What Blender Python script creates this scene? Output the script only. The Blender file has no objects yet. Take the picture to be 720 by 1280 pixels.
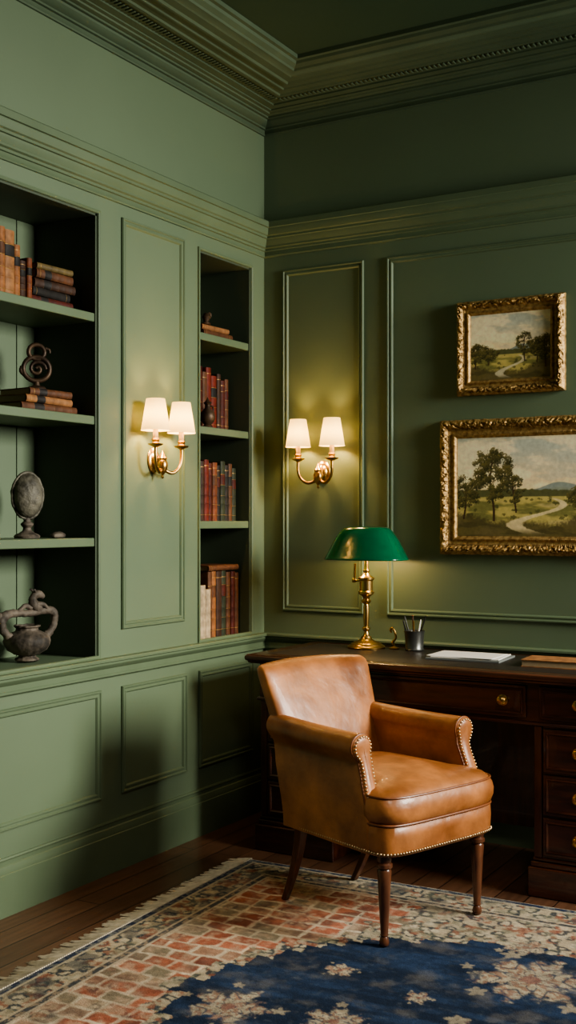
import bpy, math, random, bmesh
import numpy as np
from mathutils import Vector, Matrix, noise as mno
random.seed(7)
SC=bpy.context.scene
COL=SC.collection
pi=math.pi
try: SC.view_settings.look='AgX - Medium High Contrast'
except Exception: pass
# ---------------------------------------------------------------- materials
def M(name,col,rough=.5,metal=0,col2=None,ns=6,bump=0,bs=60,coat=0,attr=None,stretch=None,contrast=(.35,.65),bdist=.002,spec=.5,wrinkle=0):
    m=bpy.data.materials.new(name); m.use_nodes=True
    nt=m.node_tree; N=nt.nodes; L=nt.links
    b=N["Principled BSDF"]
    b.inputs["Roughness"].default_value=rough
    b.inputs["Metallic"].default_value=metal
    b.inputs["Coat Weight"].default_value=coat
    b.inputs["Specular IOR Level"].default_value=spec
    b.inputs["Base Color"].default_value=(*col,1)
    tc=N.new("ShaderNodeTexCoord"); mp=N.new("ShaderNodeMapping")
    L.new(tc.outputs["Object"],mp.inputs["Vector"])
    if stretch: mp.inputs["Scale"].default_value=stretch
    if attr:
        a=N.new("ShaderNodeAttribute"); a.attribute_name=attr
        nz=N.new("ShaderNodeTexNoise"); nz.inputs["Scale"].default_value=ns; nz.inputs["Detail"].default_value=4
        L.new(mp.outputs[0],nz.inputs["Vector"])
        r=N.new("ShaderNodeMapRange"); r.inputs["To Min"].default_value=.7; r.inputs["To Max"].default_value=1.3
        L.new(nz.outputs["Fac"],r.inputs["Value"])
        vm=N.new("ShaderNodeVectorMath"); vm.operation='SCALE'
        L.new(a.outputs["Color"],vm.inputs[0]); L.new(r.outputs[0],vm.inputs["Scale"])
        L.new(vm.outputs[0],b.inputs["Base Color"])
    elif col2:
        nz=N.new("ShaderNodeTexNoise"); nz.inputs["Scale"].default_value=ns; nz.inputs["Detail"].default_value=6
        L.new(mp.outputs[0],nz.inputs["Vector"])
        cr=N.new("ShaderNodeValToRGB")
        cr.color_ramp.elements[0].position=contrast[0]; cr.color_ramp.elements[0].color=(*col,1)
        cr.color_ramp.elements[1].position=contrast[1]; cr.color_ramp.elements[1].color=(*col2,1)
        L.new(nz.outputs["Fac"],cr.inputs[0]); L.new(cr.outputs[0],b.inputs["Base Color"])
        if wrinkle:
            nz.inputs["Distortion"].default_value=.4
            rr=N.new("ShaderNodeMapRange"); rr.inputs[1].default_value=.3; rr.inputs[2].default_value=.7; rr.inputs[3].default_value=rough-.04; rr.inputs[4].default_value=rough+.14
            L.new(nz.outputs["Fac"],rr.inputs[0]); L.new(rr.outputs[0],b.inputs["Roughness"])
            n9=N.new("ShaderNodeTexNoise"); n9.inputs["Scale"].default_value=9; n9.inputs["Detail"].default_value=8; n9.inputs["Roughness"].default_value=.65
            L.new(tc.outputs["Object"],n9.inputs["Vector"])
            r9=N.new("ShaderNodeMapRange"); r9.inputs[1].default_value=.35; r9.inputs[2].default_value=.65; r9.inputs[3].default_value=.74; r9.inputs[4].default_value=1.15; L.new(n9.outputs["Fac"],r9.inputs[0])
            v9=N.new("ShaderNodeVectorMath"); v9.operation='SCALE'; L.new(cr.outputs[0],v9.inputs[0]); L.new(r9.outputs[0],v9.inputs["Scale"]); L.new(v9.outputs[0],b.inputs["Base Color"])
    if bump:
        n2=N.new("ShaderNodeTexNoise"); n2.inputs["Scale"].default_value=bs; n2.inputs["Detail"].default_value=5
        L.new(mp.outputs[0],n2.inputs["Vector"])
        bp=N.new("ShaderNodeBump"); bp.inputs["Strength"].default_value=bump; bp.inputs["Distance"].default_value=bdist
        L.new(n2.outputs["Fac"],bp.inputs["Height"]); L.new(bp.outputs[0],b.inputs["Normal"])
        if wrinkle:
            m4=N.new("ShaderNodeMapping"); m4.inputs["Scale"].default_value=(5,8,7); m4.inputs["Rotation"].default_value=(.3,.2,.5); L.new(tc.outputs["Object"],m4.inputs[0])
            n4=N.new("ShaderNodeTexNoise"); n4.inputs["Scale"].default_value=1.2; n4.inputs["Detail"].default_value=3; n4.inputs["Roughness"].default_value=.42; n4.inputs["Distortion"].default_value=.25; L.new(m4.outputs[0],n4.inputs["Vector"])
            b2=N.new("ShaderNodeBump"); b2.inputs["Strength"].default_value=wrinkle; b2.inputs["Distance"].default_value=.02
            L.new(n4.outputs["Fac"],b2.inputs["Height"]); L.new(bp.outputs[0],b2.inputs["Normal"]); L.new(b2.outputs[0],b.inputs["Normal"])
    return m
m_wall=M("green_wall_paint",(.123,.168,.100),.5,col2=(.133,.181,.108),ns=1.5,bump=.15,bs=90,bdist=.001)
m_trim=M("green_trim_paint",(.123,.168,.098),.5,col2=(.110,.152,.087),ns=5,bump=.1,bs=60,bdist=.001,spec=.35)
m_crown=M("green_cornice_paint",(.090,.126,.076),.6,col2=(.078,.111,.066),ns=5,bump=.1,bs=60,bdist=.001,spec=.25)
m_niche_shade=M("green_paint_niche_shade",(.055,.075,.045),.6,col2=(.062,.084,.050),ns=3,bump=.1,bs=60,bdist=.001)  # wall green darkened: niche shade put into the colour of sides and top
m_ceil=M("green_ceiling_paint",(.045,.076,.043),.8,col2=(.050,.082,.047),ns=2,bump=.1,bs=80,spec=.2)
m_leather=M("cognac_leather",(.17,.055,.016),.37,col2=(.42,.165,.052),ns=5,bump=.25,bs=90,coat=.06,contrast=(.25,.68),bdist=.0015,wrinkle=.36)
m_leather2=M("cognac_leather_piping",(.17,.056,.018),.4,bump=.2,bs=80)
m_legwood=M("walnut_leg",(.05,.018,.009),.28,col2=(.12,.045,.02),ns=7,stretch=(6,6,1),coat=.3)
m_mahog=M("dark_mahogany",(.03,.0085,.0045),.3,col2=(.075,.022,.01),ns=5,stretch=(1,7,7),bump=.05,bs=20,coat=.3)
m_mahogv=M("dark_mahogany_side",(.03,.0085,.0045),.3,col2=(.075,.022,.01),ns=5,stretch=(7,7,1),coat=.3)
m_desktop=M("desk_top_finish",(.045,.018,.010),.25,col2=(.075,.028,.014),ns=5,stretch=(1,8,8),coat=.3)
m_inlay=M("dark_leather_inlay",(.020,.014,.011),.42,bump=.15,bs=150)
m_brass=M("antique_brass",(.42,.25,.08),.30,1,col2=(.60,.38,.14),ns=12,bump=.05,bs=40)
m_brassd=M("nailhead_brass",(.48,.33,.18),.34,.9)
m_gilt=M("gilt_frame",(.21,.115,.036),.55,.55,col2=(.50,.33,.13),ns=60,bump=.6,bs=190,bdist=.0015,contrast=(.32,.62))
m_bronze=M("patinated_bronze",(.04,.025,.016),.5,.5,col2=(.13,.08,.045),ns=14,bump=.5,bs=60)
m_stone=M("weathered_clay",(.030,.025,.019),.7,.1,col2=(.17,.135,.10),ns=18,bump=.9,bs=45,bdist=.005)
m_stone2=M("grey_green_oval_stone",(.05,.045,.032),.6,.2,col2=(.18,.165,.12),ns=22,bump=.9,bs=60,bdist=.005)
m_pages=M("aged_pages",(.42,.32,.19),.8,col2=(.30,.22,.13),ns=60,stretch=(1,30,1))
m_gold=M("gold_tooling",(.48,.29,.10),.45,.6)
m_paper=M("white_paper",(.75,.73,.68),.6)
m_greyp=M("grey_folder",(.16,.17,.16),.5)
m_pewter=M("dark_pewter",(.12,.12,.11),.35,.8,bump=.3,bs=40)
m_ink=M("black_lacquer",(.015,.014,.013),.25)
m_fringe=M("cream_fringe",(.60,.52,.39),.9,col2=(.42,.36,.27),ns=40)
m_rug=M("persian_rug_pile",(.3,.2,.2),.95,attr="Col",ns=120,bump=.8,bs=220,bdist=.003,spec=.15)
m_paint=M("oil_paint",(.3,.3,.2),.6,attr="Col",ns=60,bump=.3,bs=160,bdist=.001,spec=.25)
def shade_mat():
    m=bpy.data.materials.new("cream_fabric_shade"); m.use_nodes=True
    N=m.node_tree.nodes; L=m.node_tree.links; N.clear()
    o=N.new("ShaderNodeOutputMaterial"); d=N.new("ShaderNodeBsdfDiffuse"); t=N.new("ShaderNodeBsdfTranslucent"); mx=N.new("ShaderNodeMixShader")
    d.inputs[0].default_value=(.75,.62,.36,1); t.inputs[0].default_value=(.155,.135,.060,1); mx.inputs[0].default_value=.5
    e=N.new("ShaderNodeEmission"); e.inputs[0].default_value=(1,.76,.36,1); e.inputs[1].default_value=.55
    ad=N.new("ShaderNodeAddShader")
    w=N.new("ShaderNodeTexNoise"); w.inputs["Scale"].default_value=300
    bp=N.new("ShaderNodeBump"); bp.inputs["Strength"].default_value=.2; L.new(w.outputs[0],bp.inputs["Height"]); L.new(bp.outputs[0],d.inputs["Normal"])
    L.new(d.outputs[0],mx.inputs[1]); L.new(t.outputs[0],mx.inputs[2]); L.new(mx.outputs[0],ad.inputs[0]); L.new(e.outputs[0],ad.inputs[1]); L.new(ad.outputs[0],o.inputs[0])
    return m
m_shade=shade_mat()
def glass_mat():
    m=bpy.data.materials.new("green_glass_shade"); m.use_nodes=True
    N=m.node_tree.nodes; L=m.node_tree.links; b=N["Principled BSDF"]; o=N["Material Output"]
    b.inputs["Roughness"].default_value=.16; b.inputs["Coat Weight"].default_value=.35; b.inputs["Specular IOR Level"].default_value=.45
    nz=N.new("ShaderNodeTexNoise"); nz.inputs["Scale"].default_value=6
    cr=N.new("ShaderNodeValToRGB"); cr.color_ramp.elements[0].color=(.003,.10,.042,1); cr.color_ramp.elements[1].color=(.006,.15,.064,1)
    L.new(nz.outputs[0],cr.inputs[0]); L.new(cr.outputs[0],b.inputs["Base Color"])
    t=N.new("ShaderNodeBsdfTranslucent"); t.inputs[0].default_value=(.006,.22,.085,1)
    mx=N.new("ShaderNodeMixShader"); mx.inputs[0].default_value=.15
    L.new(b.outputs[0],mx.inputs[1]); L.new(t.outputs[0],mx.inputs[2]); L.new(mx.outputs[0],o.inputs[0])
    return m
m_glass=glass_mat()
def floor_mat():
    m=bpy.data.materials.new("dark_oak_planks"); m.use_nodes=True
    N=m.node_tree.nodes; L=m.node_tree.links; b=N["Principled BSDF"]
    tc=N.new("ShaderNodeTexCoord"); mp=N.new("ShaderNodeMapping"); mp.inputs["Rotation"].default_value=(0,0,pi/2)
    L.new(tc.outputs["Object"],mp.inputs[0])
    br=N.new("ShaderNodeTexBrick"); br.inputs["Scale"].default_value=1; br.inputs["Brick Width"].default_value=1.5; br.inputs["Row Height"].default_value=.11
    br.inputs["Mortar Size"].default_value=.0025; br.inputs["Color1"].default_value=(.115,.056,.031,1); br.inputs["Color2"].default_value=(.072,.035,.020,1); br.inputs["Mortar"].default_value=(.012,.007,.005,1)
    L.new(mp.outputs[0],br.inputs["Vector"])
    m2=N.new("ShaderNodeMapping"); m2.inputs["Scale"].default_value=(2,30,1); L.new(mp.outputs[0],m2.inputs[0])
    nz=N.new("ShaderNodeTexNoise"); nz.inputs["Scale"].default_value=2; nz.inputs["Detail"].default_value=8; L.new(m2.outputs[0],nz.inputs["Vector"])
    r=N.new("ShaderNodeMapRange"); r.inputs[3].default_value=.45; r.inputs[4].default_value=1.6; L.new(nz.outputs[0],r.inputs[0])
    vm=N.new("ShaderNodeVectorMath"); vm.operation='SCALE'; L.new(br.outputs["Color"],vm.inputs[0]); L.new(r.outputs[0],vm.inputs["Scale"])
    L.new(vm.outputs[0],b.inputs["Base Color"]); b.inputs["Roughness"].default_value=.28
    bp=N.new("ShaderNodeBump"); bp.inputs["Strength"].default_value=.3; bp.inputs["Distance"].default_value=.002; L.new(br.outputs["Fac"],bp.inputs["Height"]); bp.invert=True
    L.new(bp.outputs[0],b.inputs["Normal"])
    return m
m_floor=floor_mat()
# ---------------------------------------------------------------- mesh builder
class MB:
    def __init__(s): s.v=[]; s.f=[]; s.m=[]
    def box(s,x0,x1,y0,y1,z0,z1,mat=0):
        b=len(s.v)
        s.v+=[(x0,y0,z0),(x1,y0,z0),(x1,y1,z0),(x0,y1,z0),(x0,y0,z1),(x1,y0,z1),(x1,y1,z1),(x0,y1,z1)]
        for f in [(3,2,1,0),(4,5,6,7),(0,1,5,4),(1,2,6,5),(2,3,7,6),(3,0,4,7)]:
            s.f.append(tuple(b+i for i in f)); s.m.append(mat)
        return s
    def loft(s,rings,mat=0,cap0=True,cap1=True,close=True):
        b=len(s.v); n=len(rings[0])
        for r in rings: s.v+=[tuple(p) for p in r]
        for i in range(len(rings)-1):
            mi=mat[i] if isinstance(mat,(list,tuple)) else mat
            for j in range(n if close else n-1):
                k=(j+1)%n
                s.f.append((b+i*n+j,b+i*n+k,b+(i+1)*n+k,b+(i+1)*n+j)); s.m.append(mi)
        m0=mat[0] if isinstance(mat,(list,tuple)) else mat
        if cap0: s.f.append(tuple(b+j for j in range(n))[::-1]); s.m.append(m0)
        if cap1: s.f.append(tuple(b+(len(rings)-1)*n+j for j in range(n))); s.m.append(m0)
        return s
    def lathe(s,prof,c=(0,0,0),n=32,mat=0,axis='z',rx=1,ry=1):
        rings=[]
        for r,h in prof:
            ring=[]
            for j in range(n):
                a=2*pi*j/n; p=(r*rx*math.cos(a),r*ry*math.sin(a))
                if axis=='z': q=(p[0],p[1],h)
                elif axis=='x': q=(h,p[0],p[1])
                else: q=(p[0],-h,p[1])
                ring.append((q[0]+c[0],q[1]+c[1],q[2]+c[2]))
            rings.append(ring)
        return s.loft(rings,mat)
    def tube(s,pts,r,n=10,mat=0,closed=False,smooth=0):
        P=[Vector(p) for p in pts]
        R=r if isinstance(r,(list,tuple)) else [r]*len(P)
        if smooth:
            Q=[];RR=[]
            m=len(P)
            for i in range(m if closed else m-1):
                g=lambda k:P[k%m] if closed else P[max(0,min(m-1,k))]
                p0,p1,p2,p3=g(i-1),g(i),g(i+1),g(i+2)
                r1=R[i];r2=R[(i+1)%m]
                for t in range(smooth):
                    t/=smooth
                    Q.append(.5*((2*p1)+(p2-p0)*t+(2*p0-5*p1+4*p2-p3)*t*t+(3*p1-p0-3*p2+p3)*t**3)); RR.append(r1+(r2-r1)*t)
            if not closed: Q.append(P[-1]); RR.append(R[-1])
            P=Q;R=RR
        m=len(P); rings=[]; up=None
        for i in range(m):
            if closed: T=(P[(i+1)%m]-P[i-1])
            else: T=P[min(i+1,m-1)]-P[max(i-1,0)]
            T.normalize()
            if up is None:
                up=Vector((0,0,1)) if abs(T.z)<.9 else Vector((1,0,0))
            u=(up-T*up.dot(T)).normalized(); w=T.cross(u); up=u
            rings.append([P[i]+(u*math.cos(2*pi*j/n)+w*math.sin(2*pi*j/n))*R[i] for j in range(n)])
        if closed: rings.append(rings[0])
        return s.loft(rings,mat,cap0=not closed,cap1=not closed)
    def dome(s,c,nrm,r,mat=0,n=7):
        nrm=Vector(nrm).normalized(); c=Vector(c)
        a=nrm.orthogonal().normalized(); b=nrm.cross(a)
        rings=[[c+nrm*(r*.75*math.sin(t))+(a*math.cos(2*pi*j/n)+b*math.sin(2*pi*j/n))*r*math.cos(t) for j in range(n)] for t in (-.1,.5,1.0,1.4)]
        return s.loft(rings,mat)
    def obj(s,name,mats,parent=None,loc=(0,0,0),rot=(0,0,0),bevel=0,seg=2,smooth=40,subsurf=0,solid=0,rough=0,rscale=.03):
        me=bpy.data.meshes.new(name); me.from_pydata([tuple(v) for v in s.v],[],s.f)
        if not isinstance(mats,(list,tuple)): mats=[mats]
        for m in mats: me.materials.append(m)
        me.polygons.foreach_set("material_index",s.m)
        me.update()
        bm=bmesh.new(); bm.from_mesh(me); bmesh.ops.recalc_face_normals(bm,faces=bm.faces); bm.to_mesh(me); bm.free()
        if smooth:
            me.shade_smooth(); me.set_sharp_from_angle(angle=math.radians(smooth))
        o=bpy.data.objects.new(name,me); COL.objects.link(o)
        o.location=loc; o.rotation_euler=rot
        if parent: o.parent=parent
        if bevel:
            md=o.modifiers.new("bevel",'BEVEL'); md.width=bevel; md.segments=seg; md.limit_method='ANGLE'; md.angle_limit=math.radians(40)
        if solid:
            md=o.modifiers.new("solid",'SOLIDIFY'); md.thickness=solid
        if subsurf:
            md=o.modifiers.new("sub",'SUBSURF'); md.levels=subsurf; md.render_levels=subsurf
        if rough:
            tx=bpy.data.textures.new("rough",'CLOUDS'); tx.noise_scale=rscale
            md=o.modifiers.new("rough",'DISPLACE'); md.texture=tx; md.strength=rough; md.texture_coords='LOCAL'
        return o
def thing(name,label,cat,loc=(0,0,0),rot=(0,0,0),group=None):
    e=bpy.data.objects.new(name,None); e.empty_display_size=.05; COL.objects.link(e)
    e.location=loc; e.rotation_euler=rot; e["label"]=label; e["category"]=cat
    if group: e["group"]=group
    return e
def tag(o,label,cat,group=None):
    o["label"]=label; o["category"]=cat
    if group: o["group"]=group
    return o
def struct(o): o["kind"]="structure"; return o
def sring(cx,cy,hx,hy,z,p=4,n=40):
    R=[]
    for j in range(n):
        a=2*pi*(j+.5)/n; c=math.cos(a); s=math.sin(a)
        R.append((cx+hx*math.copysign(abs(c)**(2/p),c),cy+hy*math.copysign(abs(s)**(2/p),s),z))
    return R
# ---------------------------------------------------------------- room shell
XE=4.8; YE=-5.4; ZC=3.42
struct(MB().box(-.4,XE,YE,.15,-.1,0).obj("floor",m_floor,smooth=0))
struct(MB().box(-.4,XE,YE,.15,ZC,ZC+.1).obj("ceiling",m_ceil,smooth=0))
struct(MB().box(0,XE,0,.15,0,ZC).obj("wall_back",m_wall,smooth=0))
NB=.855; NT=2.6; LN=(-2.15,-1.254); RN=(-.551,-.125)
w=MB()
w.box(-.4,-.33,YE,.15,0,ZC)
w.box(-.33,0,YE,.15,0,NB); w.box(-.33,0,YE,.15,NT,ZC)
w.box(-.33,0,YE,LN[0],NB,NT); w.box(-.33,0,LN[1],RN[0],NB,NT); w.box(-.33,0,RN[1],.15,NB,NT)
struct(w.obj("wall_left",m_wall,smooth=0))
def sweep(prof,side='both'):
    mb=MB(); A=[(p,YE,z) for p,z in prof]; B=[(p,-p,z) for p,z in prof]; C=[(XE,-p,z) for p,z in prof]
    r={'both':[A,B,C],'left':[A,B],'right':[B,C]}[side]
    return mb.loft(r)
band=[(0,2.672),(.007,2.673),(.010,2.679),(.007,2.686),(.007,2.70),(.014,2.702),(.014,2.712),(.024,2.716),(.024,2.724),(.034,2.742),(.036,2.752),(.044,2.754),(.044,2.764),(.052,2.768),(.060,2.790),(.060,2.798),(.068,2.80),(.068,2.826),(.062,2.832),(.0,2.836)]
struct(sweep(band).obj("trim_1",m_trim,smooth=25))
rail=[(0,.855),(.034,.855),(.038,.850),(.038,.842),(.028,.838),(.028,.830),(.02,.818),(.012,.812),(.012,.792),(.016,.789),(.016,.782),(.008,.776),(0,.775)]
struct(sweep(rail).obj("trim_2",m_trim,smooth=25))
bb=[(0,.205),(.006,.204),(.009,.198),(.006,.192),(.006,.180),(.012,.176),(.016,.162),(.016,.15),(.020,.147),(.020,.0),(0,0)]
struct(sweep(bb,'left').obj("baseboard_left",m_trim,smooth=25))
struct(sweep(bb,'right').obj("baseboard_back",m_trim,smooth=25))
crown=[(0,3.262),(.008,3.263),(.011,3.269),(.008,3.276),(.008,3.288),(.018,3.290),(.018,3.298),(.03,3.302),(.045,3.316),(.047,3.324),(.060,3.325),(.060,3.333),(.080,3.335),(.083,3.341),(.10,3.342),(.10,3.348),(.135,3.349),(.135,3.357),(.205,3.358),(.205,3.350),(.22,3.350),(.225,3.357),(.255,3.358),(.258,3.353),(.268,3.353),(.272,3.359),(.305,3.360),(.307,3.352),(.318,3.352),(.325,3.360),(.36,3.362),(.37,3.368),(.395,3.371),(.40,3.379),(.42,3.389),(.425,3.40),(.44,3.402),(.44,3.42),(0,3.42)]
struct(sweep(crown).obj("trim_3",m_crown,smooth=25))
d=MB()
y=-4.6
while y<-.19:
    d.box(.155,.186,y,y+.012,3.351,3.359); y+=.022
x=.19
while x<3.2:
    d.box(x,x+.012,-.186,-.155,3.351,3.359); x+=.022
struct(d.obj("trim_4",m_crown,bevel=.003))
def frame(a0,a1,b0,b1,plane,prof=None):
    prof=prof or [(0,0),(0,.007),(.003,.012),(.008,.012),(.011,.007),(.016,.006),(.020,.009),(.025,.008),(.028,.003),(.030,0)]
    T=(lambda a,b,h:(h,a,b)) if plane=='L' else (lambda a,b,h:(a,-h,b))
    rings=[[T(a0+i,b0+i,h),T(a1-i,b0+i,h),T(a1-i,b1-i,h),T(a0+i,b1-i,h)] for i,h in prof]
    return MB().loft(rings,cap0=False,cap1=False)
tn=[5]
def panel(*a,**k):
    struct(frame(*a,**k).obj("trim_%d"%tn[0],m_trim,smooth=30)); tn[0]+=1
panel(-1.105,-.674,.96,2.62,'L')
panel(.108,.542,.965,2.60,'R'); panel(.66,2.35,.965,2.60,'R'); panel(2.48,4.2,.965,2.60,'R')
for a in [(-2.9,-1.235),(-1.105,-.655),(-.56,-.11)]: panel(a[0],a[1],.30,.73,'L')
for a in [(.12,1.1),(1.22,2.3)]: panel(a[0],a[1],.30,.73,'R')
bead=[(0,0),(0,.008),(.006,.010),(.012,.007),(.014,0)]
panel(LN[0]-.014,LN[1]+.014,NB,NT+.014,'L',prof=bead); panel(RN[0]-.014,RN[1]+.014,NB,NT+.014,'L',prof=bead)
# ---------------------------------------------------------------- built-in bookcases
def bookcase(y0,y1,shelves,label):
    t=thing("built_in_bookcase",label,"bookcase",loc=(-.165,(y0+y1)/2,NB),group="green built-in bookcases")
    h=(y1-y0)/2; H=NT-NB
    b=MB()
    n=max(2,int(round((y1-y0)/.11))); wd=(y1-y0)/n
    for i in range(n): b.box(-.165,-.152,-h+i*wd+.003,-h+(i+1)*wd-.003,0,H)
    b.box(-.165,-.158,-h,h,0,H)
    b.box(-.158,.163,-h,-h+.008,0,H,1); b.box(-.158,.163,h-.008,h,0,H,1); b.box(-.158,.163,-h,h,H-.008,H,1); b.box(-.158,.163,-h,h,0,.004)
    b.obj("bookcase_body",[m_wall,m_niche_shade],parent=t,smooth=0)
    for z in shelves:
        MB().box(-.152,.16,-h+.009,h-.009,z-NB-.034,z-NB).obj("shelf",m_trim,parent=t,bevel=.003,smooth=30)
LS=[2.21,1.807,1.33]; RS=[2.24,1.82,1.395]
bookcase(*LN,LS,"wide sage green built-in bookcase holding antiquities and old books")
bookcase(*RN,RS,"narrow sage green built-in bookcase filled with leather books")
FL=NB+.0045
# ---------------------------------------------------------------- books
BC={'tan':(.36,.165,.065),'rust':(.22,.065,.025),'red':(.19,.026,.014),'dkred':(.10,.020,.013),'brown':(.14,.056,.024),'dkbrown':(.065,.030,.017),'green':(.040,.050,.027),'black':(.026,.022,.019),'cream':(.52,.40,.25),'olive':(.17,.12,.045),'orange':(.35,.14,.048),'blue':(.025,.04,.06)}
BM={k:M(k+"_book_cloth",v,.6,col2=tuple(c*.5 for c in v),ns=30,bump=.4,bs=120,spec=.3) for k,v in BC.items()}
BR=random.Random(11)
def book(th,h,dp,c,loc,lying=False,rz=0,lab=None,group=None,plain=False,tilt=0,lab2='black'):
    mb=MB(); e=.003
    x0=-dp; xs=-.008
    mb.box(x0,xs,-th/2,-th/2+e,0,h); mb.box(x0,xs,th/2-e,th/2,0,h)
    zs=[0,.03,.10,.107,.13,.28,.287,.31,.42,.427,.45,.60,.607,.63,.78,.787,.81,.90,.907,.97,1.0]
    if plain: zs=[0,.5,1]
    style=BR.choice([0,1,1,2,2,3])
    gold={0:(2,17),1:(2,5,14,17),2:(2,8,11,14),3:(2,17)}[style]
    rings=[];mt=[]
    for i,z in enumerate(zs):
        rib=.0016 if (not plain and style!=3 and i%3==0 and 2<i<18) else 0
        R=[]
        for k in range(9):
            a=-pi/2+pi*k/8
            R.append((xs+(.008+rib)*math.cos(a),th/2*math.sin(a),z*h))
        for k in range(9):
            a=pi/2-pi*k/8
            R.append((xs+.005*math.cos(a)-.003,(th/2-e)*math.sin(a),z*h))
        rings.append(R)
    for i in range(len(zs)-1):
        m=0
        if not plain:
            if i in gold: m=1
            if style in(1,2) and i in(12,13): m=2
        mt.append(m)
    mb.loft(rings,mt)
    rot=(pi/2,0,rz) if lying else (tilt,0,rz)
    loc=Vector(loc)
    if lying: loc=loc+Vector((0,0,th/2))
    o=mb.obj("book",[BM[c],m_gold,BM[lab2]],loc=loc,rot=rot,smooth=30)
    tag(o,lab or "antique %s leather-bound book on green shelf"%c,"book",group)
    MB().box(x0+.004,xs-.004,-th/2+e,th/2-e,.004,h-.004).obj("pages",m_pages,parent=o,smooth=0)
    return o
cn={'tan':'tan','rust':'rust brown','red':'red','dkred':'dark red','brown':'brown','dkbrown':'dark brown','green':'dark green','black':'black','cream':'cream','olive':'olive','orange':'orange tan','blue':'dark blue'}
def row(y0,x,z,items,group):
    y=y0
    for c,th,h,dp in items:
        book(th,h,dp,c,((x-random.uniform(0,.012)) if c!='cream' else x+.015,y+th/2,z),lab="upright %s leather book with worn spine"%cn[c],group=group,plain=(c=='cream'),lab2=random.choice(['black','dkred','brown']))
        y+=th+.0012
    return y
def stack(x,yc,z,items,group):
    for c,th,h,dp,rz in items:
        off=random.uniform(-.012,.012)
        book(th,h,dp,c,(x-random.uniform(0,.012)+math.sin(rz)*h/2,yc+off+h/2,z),lying=True,rz=-rz,lab="%s old book lying flat in a stack"%cn[c],group=group)
        z+=th+.0006
    return z
row(-1.885,-.06,LS[0]+.0005,[('orange',.04,.25,.17),('tan',.034,.255,.17),('orange',.042,.262,.17),('tan',.045,.27,.17),('orange',.030,.25,.17),('tan',.050,.245,.17),('orange',.03,.20,.16)],"upright books on the high shelf")
book(.03,.15,.13,'dkbrown',(-.075,-1.582,LS[0]+.001),lab="small dark brown book standing beside the stack",group="upright books on the high shelf")
book(.026,.165,.13,'rust',(-.07,-1.551,LS[0]+.001),lab="small rust book standing beside the stack",group="upright books on the high shelf")
stack(-.07,-1.415,LS[0]+.0005,[('dkred',.036,.225,.16,.03),('black',.032,.215,.15,-.03),('dkbrown',.034,.22,.15,.04),('brown',.034,.205,.15,0),('olive',.024,.19,.14,.06)],"stacked books on the high shelf")
zt=stack(-.06,-1.44,LS[1]+.0005,[('brown',.032,.30,.19,.02),('tan',.028,.27,.18,-.05),('brown',.028,.22,.17,.06)],"stacked books under the bronze")
row(-.535,-.07,RS[0]+.0005,[('dkred',.03,.15,.12),('brown',.03,.13,.12)],"upright books on the narrow top shelf")
zr=stack(-.04,-.335,RS[0]+.0005,[('brown',.03,.24,.17,0),('tan',.024,.21,.16,.04)],"stacked books on the narrow top shelf")
t=thing("bronze_ornament","small dark bronze ornament on stacked books","ornament",loc=(-.06,-.41,zr+.0005))
MB().lathe([(.02,0),(.022,.005),(.012,.01),(.016,.022),(.022,.034),(.016,.046),(.006,.052)],n=18).obj("ornament_body",m_bronze,parent=t,rough=.004)
MB().tube([(0,.018,.028),(0,.036,.04),(0,.03,.056),(0,.012,.05)],.0045,smooth=4).obj("ornament_handle",m_bronze,parent=t)
row(-.535,-.09,RS[1]+.0005,[('dkbrown',.04,.235,.16),('brown',.035,.22,.16),('dkbrown',.03,.285,.16),('dkred',.044,.29,.16),('brown',.036,.265,.16),('red',.040,.29,.16),('red',.044,.255,.16),('dkbrown',.03,.268,.16),('dkred',.036,.24,.16),('brown',.03,.25,.16)],"upright books on the middle shelf")
row(-.535,-.045,RS[2]+.0005,[('dkbrown',.03,.27,.17),('dkred',.035,.262,.17),('dkbrown',.03,.272,.17),('red',.036,.28,.17),('dkred',.028,.266,.17),('rust',.038,.27,.17),('black',.030,.258,.17),('green',.038,.278,.17),('black',.034,.262,.17),('brown',.03,.27,.17),('green',.034,.25,.17)],"upright books on the lower shelf")
row(-.53,-.045,FL,[('cream',.036,.23,.17),('cream',.042,.245,.17),('cream',.040,.225,.17),('brown',.034,.302,.18),('orange',.040,.304,.17),('dkbrown',.046,.302,.18),('green',.038,.304,.18),('brown',.034,.296,.18),('dkred',.032,.298,.18),('brown',.03,.29,.18)],"upright books on the bottom shelf")
book(.026,.25,.17,'brown',(-.04,-.165,FL+.3048),lying=True,lab="brown leather book lying across the upright row",group="upright books on the bottom shelf")
# ---------------------------------------------------------------- antiquities
t=thing("bronze_sculpture","small dark bronze looped ring sculpture on stacked books","sculpture",loc=(-.13,-1.455,zt+.0005),rot=(0,0,-.7))
MB().lathe([(.035,0),(.037,.006),(.03,.012),(.014,.016),(.011,.03),(0.004,.034)],n=20).obj("base",m_bronze,parent=t)
r=MB()
r.tube([(0,.050*math.cos(a),.080+.046*math.sin(a)) for a in [2*pi*i/28 for i in range(28)]],.0095,closed=True)
r.tube([(0,.030*math.cos(a),.145+.028*math.sin(a)) for a in [2*pi*i/20 for i in range(20)]],.0085,closed=True)
r.tube([(0,.034*(1-i/22)*math.cos(i*.45)+.002,.080+.032*(1-i/22)*math.sin(i*.45)) for i in range(20)],.0075)
r.tube([(0,.034,.16),(0,.048,.155),(0,.05,.142)],[.007,.006,.004],smooth=3)
r.tube([(0,-.045,.055),(0,-.058,.07),(0,-.056,.09)],[.007,.008,.005],smooth=3)
r.obj("looped_ring",m_bronze,parent=t,rough=.003)
t=thing("oval_stone_relief","grey carved oval stone on a turned pedestal","sculpture",loc=(-.15,-1.485,LS[2]+.0005),rot=(0,0,-.45))
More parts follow.
